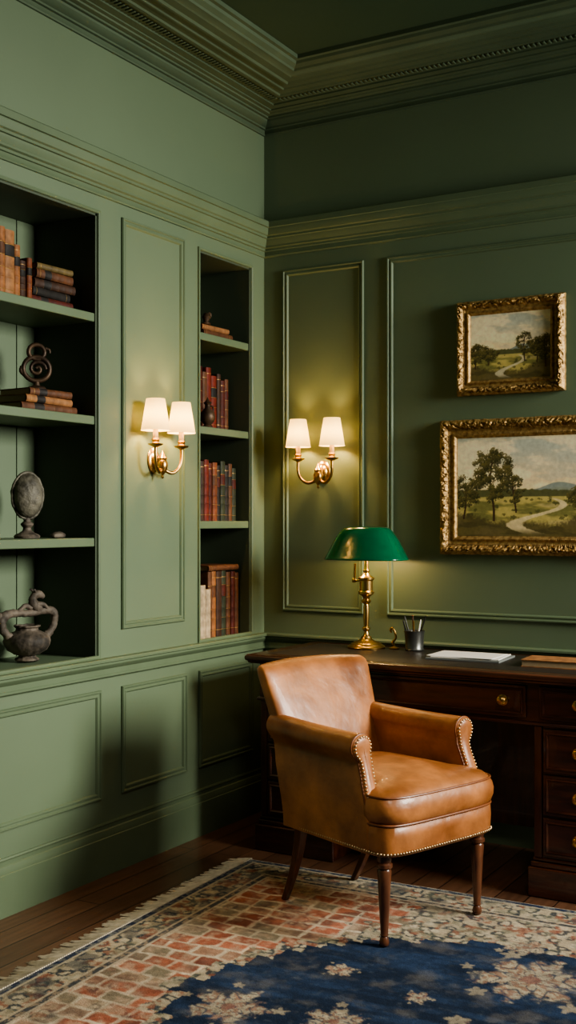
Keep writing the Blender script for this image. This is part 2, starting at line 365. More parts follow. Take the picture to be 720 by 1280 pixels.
MB().lathe([(.048,0),(.050,.008),(.044,.014),(.030,.020),(.017,.030),(.015,.040),(.024,.050),(.024,.056),(.014,.064),(.012,.078)],n=28).obj("pedestal",m_stone,parent=t,rough=.002)
o=MB(); rings=[]
for k in range(13):
    a=pi*k/12; s=math.sin(a)**.75 if 0<k<12 else .03
    rings.append([(-.046*math.cos(a),.059*s*math.cos(2*pi*j/36),.162+.086*s*math.sin(2*pi*j/36)) for j in range(36)])
o.loft(rings)
o.tube([(.004,.061*math.cos(2*pi*j/40),.162+.088*math.sin(2*pi*j/40)) for j in range(40)],.006,closed=True)
o.obj("oval_body",m_stone2,parent=t,rough=.009,rscale=.02,smooth=70)
def frag(name,label,loc,sx,sy,sz,rz):
    R=random.Random(int(abs(loc[1])*1000)); rings=[]
    for z,s in [(0,.85),(.25,1),(.6,.95),(.85,.7),(1,.3)]:
        rings.append([(sx*s*math.cos(2*pi*j/14)*(1+.25*R.uniform(-1,1)),sy*s*math.sin(2*pi*j/14)*(1+.2*R.uniform(-1,1)),sz*z*(1+.1*R.uniform(-1,1)) if z else 0) for j in range(14)])
    tag(MB().loft(rings).obj(name,m_stone,loc=loc,rot=(0,0,rz),subsurf=1),label,"stone fragment")
frag("stone_fragment","small flat weathered stone fragment beside the oval stone",(-.08,-1.39,LS[2]),.03,.045,.026,.3)
frag("stone_fragment","rounded weathered stone fragment near the shelf edge",(-.1,-1.73,LS[2]),.035,.04,.07,1)
t=thing("zoomorphic_vessel","ancient dark clay vessel with animal-shaped loop handle","vessel",loc=(-.15,-1.485,FL+.003),rot=(0,0,-.3))
MB().lathe([(.038,0),(.046,.005),(.044,.010),(.034,.016),(.032,.022),(.052,.030),(.074,.044),(.086,.062),(.089,.076),(.086,.090),(.072,.104),(.052,.112),(.043,.118),(.042,.126),(.050,.132),(.050,.137),(.042,.137),(.036,.126),(.026,.118)],n=56).obj("vessel_body",m_stone,parent=t,rough=.009,rscale=.016)
h=MB()
h.tube([(0,.074,.090),(0,.092,.10),(0,.112,.125),(0,.120,.158),(0,.112,.182),(0,.088,.190),(0,.05,.186),(0,.01,.180),(0,-.03,.184),(0,-.065,.184),(0,-.095,.176),(0,-.108,.155),(0,-.104,.130),(0,-.09,.108),(0,-.074,.095)],[.018,.015,.014,.015,.017,.016,.014,.014,.014,.015,.018,.018,.015,.015,.018],smooth=6,n=14)
h.obj("loop_handle",m_stone,parent=t,rough=.010,rscale=.014)
h=MB()
h.tube([(0,.055,.188),(0,.038,.205),(0,.026,.222),(0,.026,.240),(0,.040,.252),(0,.056,.250),(0,.070,.240)],[.016,.021,.019,.014,.016,.015,.008],smooth=5,n=14)
h.obj("animal_head",m_stone,parent=t,rough=.008,rscale=.016)
for s in (-1,1):
    MB().tube([(s*.007,.034,.258),(s*.012,.026,.270),(s*.013,.018,.270)],[.005,.005,.002],smooth=3).obj("ear",m_stone,parent=t)
    MB().tube([(s*.009,.036,.215),(s*.012,.062,.214),(s*.010,.080,.200),(s*.006,.088,.190)],[.011,.009,.007,.009],smooth=4).obj("foreleg",m_stone,parent=t)
MB().tube([(0,.02,.20),(-.004,-.004,.210),(0,-.022,.202),(0,-.034,.192)],[.012,.010,.008,.009],smooth=4).obj("tail",m_stone,parent=t)
MB().tube([(0,-.095,.165),(0,-.114,.176),(0,-.124,.168)],[.016,.014,.010],smooth=4).obj("spout",m_stone,parent=t,rough=.006)
t=thing("bronze_jug","small round bronze jug with ring handle before books","jug",loc=(-.045,-.42,RS[1]+.0005))
MB().lathe([(.022,0),(.024,.006),(.016,.014),(.03,.03),(.036,.05),(.03,.072),(.014,.088),(.012,.105),(.019,.115),(.012,.12),(.006,.13),(.002,.14)],n=24).obj("jug_body",m_bronze,parent=t)
MB().tube([(0,.014,.1),(0,.04,.1),(0,.046,.075),(0,.032,.058)],.004,smooth=5).obj("handle",m_bronze,parent=t)
# ---------------------------------------------------------------- sconces
def sconce(loc,rz,label,pw):
    t=thing("wall_sconce",label,"wall lamp",loc=loc,rot=(0,0,rz),group="brass twin-arm wall sconces")
    MB().lathe([(.038,0),(.040,.004),(.036,.009),(.028,.012),(.024,.02),(.014,.026),(.012,.034),(.018,.042),(.018,.05),(.009,.058),(.002,.06)],n=28,axis='x',ry=1.35).obj("backplate",m_brass,parent=t)
    MB().lathe([(.002,-.078),(.007,-.072),(.004,-.063),(.014,-.05),(.021,-.035),(.023,-.015),(.016,.0),(.020,.008),(.011,.02),(.005,.034),(.001,.04)],c=(.05,0,0),n=20).obj("urn_finial",m_brass,parent=t)
    for s in (-1,1):
        MB().tube([(.045,0,-.02),(.055,s*.02,-.045),(.068,s*.05,-.052),(.078,s*.078,-.03),(.082,s*.09,.005),(.082,s*.09,.052)],[.0085,.0080,.0075,.0070,.0068,.0075],smooth=6,n=12).obj("arm",m_brass,parent=t)
        c=(.082,s*.09,0)
        MB().lathe([(.005,.045),(.012,.05),(.029,.057),(.032,.062),(.016,.064),(.013,.07),(.017,.078),(.014,.085)],c=c,n=24).obj("drip_cup",m_brass,parent=t)
        MB().lathe([(.011,.085),(.011,.135),(.004,.138)],c=c,n=16).obj("candle_sleeve",BM['cream'],parent=t)
        mb=MB(); prof=[(.060,.116),(.0585,.123),(.0395,.241),(.0385,.246)]
        rings=[[(c[0]+r*math.cos(2*pi*j/40),c[1]+r*math.sin(2*pi*j/40),z) for j in range(40)] for r,z in prof]
        mb.loft(rings,cap0=False,cap1=False).obj("lamp_shade",m_shade,parent=t,smooth=60)
        l=bpy.data.lights.new("sconce_bulb_light",'POINT'); l.energy=pw; l.color=(1,.60,.24); l.shadow_soft_size=.02
        lo=bpy.data.objects.new("sconce_bulb_light",l); COL.objects.link(lo); lo.parent=t; lo.location=(c[0],c[1],.175)
sconce((0,-.893,1.650),0,"brass twin-arm sconce with cream shades on bookcase pilaster",8.0)
sconce((.327,0,1.626),-pi/2,"brass twin-arm sconce with cream shades on panelled wall",7.0)
# ---------------------------------------------------------------- numpy noise + painted colours
def hsh(x,y,s):
    v=np.sin(x*127.1+y*311.7+s*74.7)*43758.5453
    return v-np.floor(v)
def vn(x,y,s=0):
    xi=np.floor(x);yi=np.floor(y);fx=x-xi;fy=y-yi
    fx=fx*fx*(3-2*fx);fy=fy*fy*(3-2*fy)
    return (hsh(xi,yi,s)*(1-fx)+hsh(xi+1,yi,s)*fx)*(1-fy)+(hsh(xi,yi+1,s)*(1-fx)+hsh(xi+1,yi+1,s)*fx)*fy
def fbm(x,y,s=0,o=4):
    a=.5;r=0;t=0
    for i in range(o): r=r+a*vn(x*2**i,y*2**i,s+i*3); t+=a; a*=.5
    return r/t
def sm(a,b,x):
    t=np.clip((x-a)/(b-a),0,1); return t*t*(3-2*t)
def mixc(C,col,f):
    f=np.clip(f,0,1)[...,None]; return C*(1-f)+np.array(col)*f
def gridobj(name,X,Y,Z,C,mat,parent=None,loc=(0,0,0),rot=(0,0,0)):
    ny,nx=X.shape
    v=np.stack([X.ravel(),Y.ravel(),Z.ravel()],1)
    i=np.arange(ny*nx).reshape(ny,nx)
    f=np.stack([i[:-1,:-1].ravel(),i[:-1,1:].ravel(),i[1:,1:].ravel(),i[1:,:-1].ravel()],1)
    me=bpy.data.meshes.new(name)
    me.vertices.add(len(v)); me.vertices.foreach_set("co",v.astype(np.float32).ravel())
    me.loops.add(f.size); me.loops.foreach_set("vertex_index",f.astype(np.int32).ravel())
    me.polygons.add(len(f)); me.polygons.foreach_set("loop_start",np.arange(0,f.size,4,dtype=np.int32))
    me.update(calc_edges=True); me.validate()
    ca=me.color_attributes.new("Col",'FLOAT_COLOR','POINT')
    c=np.ones((len(v),4),np.float32); c[:,:3]=C.reshape(-1,3)
    ca.data.foreach_set("color",c.ravel())
    me.materials.append(mat)
    me.shade_smooth()
    o=bpy.data.objects.new(name,me); COL.objects.link(o); o.location=loc; o.rotation_euler=rot
    if parent: o.parent=parent
    return o
def tree(C,u,v,tx,ty,tw,th,s,asp,col=(.045,.048,.020),lit=(.27,.23,.08),nb=60,rmin=.07,rmax=.15):
    R=random.Random(s*17)
    bend=lambda vv:.012*np.sin((vv-ty)*9+s)
    xx=(u-tx-bend(v))*asp
    tr=(np.abs(xx)<.007*(1+1.0*(ty+th-v)))&(v>ty)&(v<ty+th*.85)
    C=mixc(C,(.07,.042,.024),tr*1.0)
    for k in range(6):
        dx=(R.random()-.5)*1.1; v0=ty+th*(.3+.08*k)
        xb=xx-dx*(v-v0); C=mixc(C,(.07,.042,.024),((np.abs(xb)<.003)&(v>v0)&(v<v0+th*.25))*1.0)
    cx=(u-tx)*asp; cy=v-(ty+th*.64)
    N1=[fbm(u*85*asp,v*85,s+k) for k in range(3)]
    for k in range(nb):
        a=R.random()*2*pi; q=math.sqrt(R.random())
        ox=math.cos(a)*q*tw*.5; oy=math.sin(a)*q*th*.36*(1-.3*abs(ox)/tw); rr=tw*R.uniform(rmin,rmax)
        d=np.sqrt((cx-ox)**2+((cy-oy)*1.25)**2)/rr+(N1[k%3]-.5)*2.2
        f=sm(1.0,.7,d)*.92
        L=np.clip(.3+(cy-oy)/rr*.6-.3*(cx-ox)/rr,0,1)*N1[(k+1)%3]*1.4
        cc=np.array(col)+(np.array(lit)-np.array(col))*L[...,None]
        C=C*(1-f[...,None])+cc*f[...,None]
    return C
def landscape(nx,ny,asp,variant):
    u,v=np.meshgrid(np.linspace(0,1,nx),np.linspace(0,1,ny))
    C=np.zeros((ny,nx,3))+np.array((.52,.57,.52))
    C=mixc(C,(1.0,.80,.50),sm(.92,.42,v)*.97)
    cl=fbm(u*3*asp+v*2,v*8,3,5)
    C=mixc(C,(1.0,.88,.64),sm(.42,.60,cl)*.8); C=mixc(C,(.50,.54,.50),sm(.42,.30,cl)*.4)
    hz=.42 if variant==1 else .40
    hill=hz+.10*np.exp(-np.abs((u-.64)/.13)**2.0)+.05*np.exp(-((u-.3)/.2)**2)+.05*np.exp(-((u-.85)/.15)**2)+.012*fbm(u*20,v*0,5)
    C=mixc(C,(.30,.36,.35),sm(.004,-.004,v-hill)*1.0); C=mixc(C,(.26,.29,.21),sm(.02,-.02,v-hill+.05)*.6)
    tl=hz+.01+.05*fbm(u*11,v*0,9)+.02*fbm(u*50,v*0,4)
    C=mixc(C,(.12,.13,.06),sm(.005,-.005,v-tl))
    g=sm(.005,-.005,v-hz+.02)
    gc=np.zeros_like(C)+np.array((.55,.48,.18)); 
    gc=mixc(gc,(.22,.22,.08),sm(.42,.62,fbm(u*4*asp,v*16,11)))
    gc=mixc(gc,(.64,.54,.27),sm(.6,.72,fbm(u*3*asp,v*22,15))*.6)
    C=C*(1-g[...,None])+gc*g[...,None]
    R=random.Random(5+variant)
    NN=fbm(u*60*asp,v*60,3)
    for k in range(40):
        bx=R.random(); by=hz-.02-R.random()*.22; br=R.uniform(.012,.032)
        d=np.sqrt(((u-bx)*asp)**2+((v-by)*1.4)**2)/br+(NN-.5)*1.5
        C=mixc(C,(.10,.105,.04),sm(1,.7,d)*.8)
    fg=.09+.11*fbm(u*5,v*0,21)+.12*sm(.26,0,u)+.16*sm(.64,1,u)
    C=mixc(C,(.085,.070,.032),sm(.03,-.05,v-fg+(NN-.5)*.08)*.85)
    c0=.52+.15*np.sin((hz-v)*16)
    wdt=.012+.16*(hz-v)
    pth=sm(1,.7,np.abs(u-c0)/np.maximum(wdt,.01)+(NN-.5)*.4)*sm(0,.02,hz-.03-v)*sm(.02,.10,v)
    C=mixc(C,(.85,.73,.46) if variant==1 else (.70,.66,.5),pth*.8)
    if variant==1:
        C=tree(C,u,v,.37,.24,.20,.36,2,asp,nb=40); C=tree(C,u,v,.23,.16,.40,.74,1,asp,nb=80); C=tree(C,u,v,.05,.18,.32,.42,6,asp)
        C=tree(C,u,v,.78,.20,.26,.30,4,asp,nb=44); C=tree(C,u,v,.96,.12,.54,.80,3,asp,nb=80)
    else:
        C=tree(C,u,v,.06,.18,.40,.38,1,asp); C=tree(C,u,v,.25,.24,.28,.24,5,asp,nb=36); C=tree(C,u,v,.68,.26,.26,.42,3,asp,nb=50); C=tree(C,u,v,.94,.16,.44,.46,4,asp); C=tree(C,u,v,.82,.24,.24,.28,7,asp,nb=36)
    return np.minimum(C*np.array((1.12,1.05,.92)),.98)
def ornate(wd,ht,fw,dep,seed):
    prof=[(0,.0),(0,.45),(.05,.62),(.10,.66),(.14,.80),(.18,.92),(.22,.98),(.26,1.0),(.30,1.0),(.34,.95),(.38,.88),(.42,.76),(.46,.66),(.50,.56),(.54,.60),(.60,.50),(.68,.46),(.74,.50),(.78,.62),(.84,.66),(.90,.58),(.93,.4),(1.0,.34),(1.0,.1)]
    mb=MB(); step=.0025
    for side in range(4):
        Ln=wd if side%2==0 else ht
        n=int(Ln/step); rows=[]
        for k in range(n+1):
            s=k/n*Ln; r=[]
            for (dd,hh) in prof:
                ins=dd*fw
                a=ins+(Ln-2*ins)*k/n
                hgt=hh*dep
                ce=min(s,Ln-s)
                if .12<dd<.49:
                    w1=mno.noise(Vector((s*60,dd*9,seed*9+side*31)))
                    w2=mno.noise(Vector((s*140,dd*26,seed*5+side*17)))
                    ph=s*2*pi/.036+2.4*w1
                    hgt+=dep*(.10*math.cos(ph+16*(dd-.3)*math.copysign(1,math.sin(ph*.5)))+.17*w1+.24*w2)
                    hgt+=dep*.12*math.exp(-((s-Ln/2)/.035)**2)+dep*.18*math.exp(-(ce/.05)**2)
                if .48<dd<.56: hgt+=dep*.06*math.sin(s*2*pi/.009)
                if .74<dd<.9: hgt+=dep*(.05*math.sin(s*2*pi/.0095)+.06*mno.noise(Vector((s*110,dd*9,seed))))
                if dd<.1: hgt+=dep*.08*mno.noise(Vector((s*90,dd*9,seed+3)))
                b_=ins
                if dd<.12: b_+=-.0018*(1+mno.noise(Vector((s*55,1.3,seed+side))))
                if side==0: p=(-wd/2+a,-hgt,-ht/2+b_)
                elif side==1: p=(wd/2-b_,-hgt,-ht/2+a)
                elif side==2: p=(wd/2-a,-hgt,ht/2-b_)
                else: p=(-wd/2+b_,-hgt,ht/2-a)
                r.append(p)
            rows.append(r)
        mb.loft(rows,close=False,cap0=False,cap1=False)
    return mb
def painting(cx,cz,wd,ht,fw,variant,label):
    t=thing("framed_painting",label,"painting",loc=(cx,-.004,cz),group="gilt framed landscape paintings")
    ornate(wd,ht,fw,.034,variant).obj("picture_frame",m_gilt,parent=t,smooth=60)
    iw=wd-2*fw+.01; ih=ht-2*fw+.01
    MB().box(-wd/2+.01,wd/2-.01,-.004,.002,-ht/2+.01,ht/2-.01).obj("backing_board",BM['dkbrown'],parent=t)
    nx=int(iw/.0018); ny=int(ih/.0018)
    X,Z=np.meshgrid(np.linspace(-iw/2,iw/2,nx),np.linspace(-ih/2,ih/2,ny))
    gridobj("canvas",X,X*0-.0110,Z,landscape(nx,ny,iw/ih,variant),m_paint,parent=t)
painting(1.362,1.544,.866,.588,.080,1,"large landscape oil painting with trees in ornate gilt frame")
painting(1.249,2.150,.480,.408,.062,2,"small landscape oil painting in ornate gilt frame")
# ---------------------------------------------------------------- desk
DX,DY=1.12,-.35
t=thing("desk","dark mahogany pedestal writing desk with brass knobs against wall","desk",loc=(DX,DY,0))
desk=t
def L(x0,x1,y0,y1,z0,z1): return (x0-DX,x1-DX,y0-DY,y1-DY,z0,z1)
mb=MB(); rings=[]
for ins,z in [(.018,.792),(.010,.796),(.008,.802),(0,.808),(-.002,.816),(0,.824),(.005,.829),(.008,.83)]:
    rings.append([(.30+ins-DX,-.645+ins-DY,z),(1.94-ins-DX,-.645+ins-DY,z),(1.94-ins-DX,-.045-ins-DY,z),(.30+ins-DX,-.045-ins-DY,z)])
mb.loft(rings).obj("desktop",m_desktop,parent=t,smooth=30)
MB().box(*L(.37,1.87,-.58,-.10,.829,.8306)).obj("leather_inlay",m_inlay,parent=t)
DF=-.60
MB().box(*L(.345,1.895,DF,-.08,.64,.793)).obj("drawer_case",m_mahog,parent=t,bevel=.003)
mb=MB(); mb.box(*L(.335,1.905,DF-.012,-.075,.634,.648)); mb.obj("case_moulding",m_mahog,parent=t,bevel=.005)
def knob(par,x,z,y):
    MB().lathe([(.021,0),(.021,.003),(.016,.005),(.007,.007),(.007,.014),(.015,.019),(.017,.024),(.013,.029),(.004,.031)],c=(x-DX,y-DY,z),n=24,axis='y').obj("knob",m_brass,parent=par)
def drawer(x0,x1,z0,z1,two=False):
    y=DF
    d=MB().box(*L(x0,x1,y-.010,y+.01,z0,z1)).obj("drawer",m_mahog,parent=t,bevel=.003)
    pr=[(.012,0),(.012,.004),(.016,.007),(.020,.004),(.022,0)]
    rings=[[(x0+i-DX,y-.010-h-DY,z0+i),(x1-i-DX,y-.010-h-DY,z0+i),(x1-i-DX,y-.010-h-DY,z1-i),(x0+i-DX,y-.010-h-DY,z1-i)] for i,h in pr]
    MB().loft(rings,cap0=False,cap1=False).obj("bead_moulding",m_mahog,parent=d)
    xs=[x0+.09,x1-.09] if two else [(x0+x1)/2]
    for x in xs: knob(d,x,(z0+z1)/2,y-.010)
for px0,px1 in [(.355,.69),(1.55,1.885)]:
    mb=MB()
    mb.box(*L(px0,px1,DF+.004,-.09,.14,.64))
    mb.obj("pedestal",m_mahogv,parent=t,bevel=.003)
    mb=MB(); mb.box(*L(px0-.02,px1+.02,DF-.022,-.075,0,.11)); mb.box(*L(px0-.012,px1+.012,DF-.012,-.08,.11,.13)); mb.box(*L(px0-.006,px1+.006,DF-.004,-.085,.13,.145))
    mb.obj("plinth",m_mahog,parent=t,bevel=.005)
    for s in (px0+.0,px1-.03):
        MB().box(*L(s,s+.03,DF-.006,DF+.01,.145,.634)).obj("stile",m_mahogv,parent=t,bevel=.003)
    for z0,z1 in [(.465,.625),(.305,.455),(.155,.295)]: drawer(px0+.035,px1-.035,z0,z1)
    drawer(px0+.02,px1-.02,.66,.782)
drawer(.73,1.52,.66,.782,two=True)
pr=[(0,0),(0,.005),(.008,.009),(.014,.004),(.016,0)]
rings=[[(.355-h-DX,-.55+i-DY,.19+i),(.355-h-DX,-.14-i-DY,.19+i),(.355-h-DX,-.14-i-DY,.60-i),(.355-h-DX,-.55+i-DY,.60-i)] for i,h in pr]
MB().loft(rings,cap0=False,cap1=False).obj("side_panel_moulding",m_mahogv,parent=t)
MB().box(*L(.69,1.55,-.12,-.10,.12,.64)).obj("modesty_panel",m_mahogv,parent=t)
# ---------------------------------------------------------------- desk lamp
TS=.8308
t=thing("bankers_lamp","brass desk lamp with green glass shade on the desk","desk lamp",loc=(.640,-.175,TS))
MB().lathe([(.082,0),(.084,.006),(.08,.012),(.07,.015),(.066,.022),(.055,.028),(.035,.034),(.026,.042),(.022,.052)],n=40).obj("base",m_brass,parent=t)
MB().lathe([(.02,.05),(.012,.06),(.010,.075),(.018,.083),(.018,.09),(.011,.097),(.0135,.13),(.0135,.18),(.011,.195),(.02,.203),(.022,.21),(.014,.22),(.018,.23),(.034,.24),(.036,.25),(.03,.256),(.03,.30),(.036,.306),(.036,.314),(.02,.322),(.012,.335),(.015,.345),(.010,.355),(.009,.385)],n=28).obj("stem",m_brass,parent=t)
mb=MB(); mb.tube([(-.03,0,.30),(-.055,0,.30),(-.058,0,.33),(-.055,0,.375)],.005,smooth=3); mb.obj("bracket",m_brass,parent=t)
MB().lathe([(.004,-.01),(.011,-.006),(.011,.006),(.004,.01)],c=(-.06,0,.30),n=14,axis='x').obj("switch",m_brass,parent=t)
mb=MB(); rings=[]
for k,(f,z) in enumerate([(1.0,.392),(1.005,.397),(.985,.402),(.94,.418),(.87,.443),(.79,.472),(.69,.502),(.60,.524),(.53,.534),(.44,.538),(.2,.540),(.03,.541)]):
    rings.append(sring(0,0,.192*f,.125*f,z,p=2.5,n=56))
mb.loft(rings,cap0=False).obj("lamp_shade",m_glass,parent=t,solid=.003,smooth=50)
mb=MB(); mb.lathe([(.008,.385),(.008,.45),(.004,.535)],n=12); mb.tube([(-.08,0,.43),(.08,0,.43)],.004); mb.obj("socket_bracket",m_brass,parent=t)
for s in (-1,1):
    l=bpy.data.lights.new("desk_bulb_light",'POINT'); l.energy=1.9; l.color=(1,.62,.28); l.shadow_soft_size=.02
    lo=bpy.data.objects.new("desk_bulb_light",l); COL.objects.link(lo); lo.parent=t; lo.location=(s*.06,0,.412)
# ---------------------------------------------------------------- desk clutter
t=thing("pen_cup","dark pewter pen cup standing on the desk","pen cup",loc=(.862,-.15,TS))
MB().lathe([(.040,0),(.043,.004),(.039,.010),(.041,.05),(.044,.080),(.047,.086),(.044,.087),(.039,.080),(.037,.012),(.001,.01)],n=28).obj("cup_body",m_pewter,parent=t)
def pen(dx,dy,lx,ly,ln,mat,lab):
    base=Vector((.862+dx,-.15+dy,TS+.012)); top=base+Vector((lx,ly,ln))
    d=(top-base)
    mb=MB(); mb.tube([(0,0,0),d*.06,d*.5,d*.94,d],[.001,.0035,.004,.0035,.002],n=8)
    tag(mb.obj("pen",mat,loc=base),lab,"pen","pens in the pewter cup")
pen(-.006,0,-.042,.0,.135,m_pewter,"slim grey metal pen leaning in the cup")
pen(.004,.005,.046,.004,.14,m_ink,"black pen leaning in the cup")
pen(.0,-.012,.010,-.018,.120,m_brass,"brass pen leaning in the cup")
pen(.012,-.012,.028,-.010,.125,m_paper,"white pen leaning in the cup")
pen(-.006,.012,-.016,.018,.14,m_legwood,"brown wooden pen leaning in the cup")
pen(-.016,-.01,-.026,-.016,.12,m_ink,"black pen leaning in the cup")
t=thing("brass_pen_stand","small curved brass pen stand beside the lamp","pen stand",loc=(.765,-.15,TS))
MB().lathe([(.022,0),(.023,.005),(.012,.009),(.006,.012)],n=20).obj("base",m_brass,parent=t)
MB().tube([(0,0,.01),(-.006,0,.03),(.008,0,.05),(.003,0,.075),(-.01,0,.092),(-.018,0,.082),(-.012,0,.072)],[.006,.006,.005,.005,.006,.005,.004],smooth=5).obj("hook",m_brass,parent=t)
def slab(name,mats,cx,cy,sx,sy,z0,h,rz,label,cat,group=None,bev=.001):
    return tag(MB().box(-sx/2,sx/2,-sy/2,sy/2,0,h).obj(name,mats,loc=(cx,cy,z0),rot=(0,0,rz),bevel=bev,smooth=0),label,cat,group)
slab("folder",m_greyp,1.18,-.30,.31,.23,TS,.008,.06,"grey leather folder lying under white papers","folder")
slab("paper_sheet",m_paper,1.18,-.295,.285,.205,TS+.0082,.004,.10,"stack of white paper on the grey folder","paper")
slab("paper_sheet",m_paper,1.165,-.30,.28,.20,TS+.0124,.002,.02,"loose white sheet lying on the paper stack","paper")
book(.028,.24,.17,'tan',(1.44,-.29,TS+.0),lying=True,rz=pi/2+.05,plain=True,lab="tan book lying flat on the desk")
# ---------------------------------------------------------------- armchair
RT=.013
t=thing("leather_armchair","cognac leather armchair with brass nailheads and wooden legs on rug","armchair",loc=(1.13,-1.072,RT),rot=(0,0,math.radians(-19)))
def sms(a,b,x):
    q=min(1,max(0,(x-a)/(b-a))); return q*q*(3-2*q)
def tf(x): return 1-.13*(.31-x)/.54
def srA(x0,x1,hy,z,p=9,n=120,bow=.012,tee=0):
    R=[]
    for q in sring((x0+x1)/2,0,(x1-x0)/2,hy,z,p,n):
        x,y,z_=q; y=y*tf(x)
        if x>.1: x+=bow*(1-(y/hy)**2)*((x-.1)/.2)
        if tee: y*=(.86+.14*sms(.17,.225,x))
        R.append((x,y,z_))
    return R
mb=MB(); mb.loft([srA(-.215,.306,.270,.296),srA(-.22,.312,.277,.299),srA(-.225,.316,.282,.314),srA(-.225,.318,.283,.36),srA(-.225,.316,.282,.394),srA(-.215,.306,.272,.400)])
mb.obj("seat_base",m_leather,parent=t,smooth=60)
mb=MB(); rings=[]
for ins,z in [(.014,.398),(.001,.402),(-.006,.412),(-.012,.432),(-.013,.454),(-.009,.474),(.001,.492),(.014,.505),(.036,.516),(.07,.525),(.11,.532),(.16,.536),(.22,.538),(.26,.5385)]:
    rings.append(srA(-.22+ins*.8,.320-ins,.280-ins*.98,z,p=7 if ins<.03 else 4.5,n=160,tee=1))
mb.loft(rings); mb.obj("seat_cushion",m_leather,parent=t,smooth=70)
mb=MB(); mb.tube(srA(-.215,.322,.283,.490,p=7,n=160,tee=1),.0040,closed=True,n=8); mb.tube(srA(-.22,.320,.282,.401,p=8,n=160,tee=1),.0042,closed=True,n=8); mb.obj("piping",m_leather2,parent=t)
mb=MB(); rings=[]
def bsec(z,k=1.0,n=64,kx=1.0):
    s=(z-.36)/.49
    cx=-.205-.172*max(s,0)**1.25; hy=(.206+.060*min(1,max(0,s))**.8)*k; hx=.045*kx
    R=[]
    for q in sring(0,0,hx,hy,z,4.2,n):
        x,y,_=q; yy=y/(.265)
        arch=.012*(1-yy**2)*max(0,s)
        xx=cx+x+.034*yy**2*(.3+.7*max(0,s))
        if x>0: xx+=.026*(1-yy**2)*math.sin(pi*min(1,max(0,s)))
        R.append((xx,y,z+arch))
    return R
for z,k,kx in [(.34,.97,.9),(.36,1,1),(.42,1,1),(.48,1,1),(.54,1,1),(.60,1,1),(.66,1,1),(.72,1,1),(.78,1,1),(.812,1,1),(.830,.997,.97),(.843,.985,.85),(.851,.965,.62),(.855,.94,.35),(.856,.92,.1)]:
    rings.append(bsec(z,k,kx=kx))
mb.loft(rings); mb.obj("backrest",m_leather,parent=t,smooth=70)
YA=.255
def armring(side,fr):
    pts=[]; prof=[]
    rr=.045
    zc=.638+.008*(1-fr)-.004*math.sin(pi*fr)
    for z in [.300,.35,.40,.43,.46,.49,.52,.55,.575,.592]:
        prof.append((.0285+.003*math.sin(pi*sms(.33,.60,z))-(0 if z<.54 else .003),z))
    for k in range(0,19):
        a=-.62+(pi+1.15)*k/18
        prof.append((.009+rr*math.cos(a)*(1.0 if math.cos(a)>0 else .94),zc+rr*.96*math.sin(a)))
    for z in [.592,.575,.55,.52,.49,.46,.43,.40,.35,.300]:
        prof.append((-.023-.007*math.exp(-((z-.60)/.05)**2),z))
    for (yy,z) in prof:
        s=sms(0,1,(.63-z)/.19)
        xf=.176+.048*s
        xb=-.222-.072*sms(.30,.68,z)
        X=xb+(xf-xb)*fr
        pts.append((X,side*(YA*tf(X)+yy),z))
    return pts
for side in (-1,1):
    mb=MB(); rings=[armring(side,k/14) for k in range(15)]
    last=rings[-1]
    def inset(k,dx):
        R=[]
        for p in last:
            cy=side*(YA*tf(p[0]))+side*(.003+.007*sms(.58,.66,p[2]))
            zc=p[2]+(-(1-k)*(p[2]-.64) if p[2]>.64 else 0)
            R.append((p[0]+dx,cy+(p[1]-cy)*k,zc))
        return R
    rings+= [inset(.97,.005),inset(.90,.010),inset(.75,.014),inset(.5,.017),inset(.25,.018),inset(.06,.018)]
    mb.loft(rings); mb.obj("armrest",m_leather,parent=t,smooth=60)
    mb=MB(); mb.tube([(p[0]+.001,p[1],p[2]) for p in last[4:-4]],.0034,n=8); 
    mb.obj("arm_piping",m_leather2,parent=t)
    path=[Vector(p) for p in inset(.80,.013)[4:-4]]
    mb=MB(); acc=0; nxt=0
    for a,b in zip(path[:-1],path[1:]):
        ln=(b-a).length
        while nxt<=acc+ln and ln>0:
            mb.dome(a+(b-a)*((nxt-acc)/ln),(1,0,0),.0046); nxt+=.0118
        acc+=ln
    mb.obj("nailhead_trim",m_brassd,parent=t,smooth=60)
ringp=[Vector(p) for p in srA(-.226,.3185,.2838,.309,n=160)]
mb=MB(); acc=0;nxt=0
for i in range(len(ringp)):
    a=ringp[i];b=ringp[(i+1)%len(ringp)]; ln=(b-a).length
    while nxt<=acc+ln:
        p=a+(b-a)*((nxt-acc)/ln); tdir=(b-a).normalized(); mb.dome(p,(tdir.y,-tdir.x,0),.0048); nxt+=.0118
    acc+=ln
mb.obj("nailhead_trim",m_brassd,parent=t,smooth=60)
for s in (-1,1):
    MB().lathe([(.010,0),(.015,.004),(.017,.014),(.014,.026),(.011,.032),(.014,.036),(.0125,.042),(.016,.10),(.021,.20),(.024,.245),(.020,.252),(.027,.258),(.027,.268),(.021,.274),(.024,.28),(.024,.302)],c=(.262,s*.232,0),n=24).obj("leg",m_legwood,parent=t)
    rings=[]
    for k in range(9):
        f=k/8; z=.302*(1-f); x=-.19-.112*f**1.5; h=.018-.007*f; yy=s*(.195-.02*f)
        rings.append([(x-h,yy-h,z),(x+h,yy-h,z),(x+h,yy+h,z),(x-h,yy+h,z)])
    MB().loft(rings).obj("leg",m_legwood,parent=t,bevel=.003)
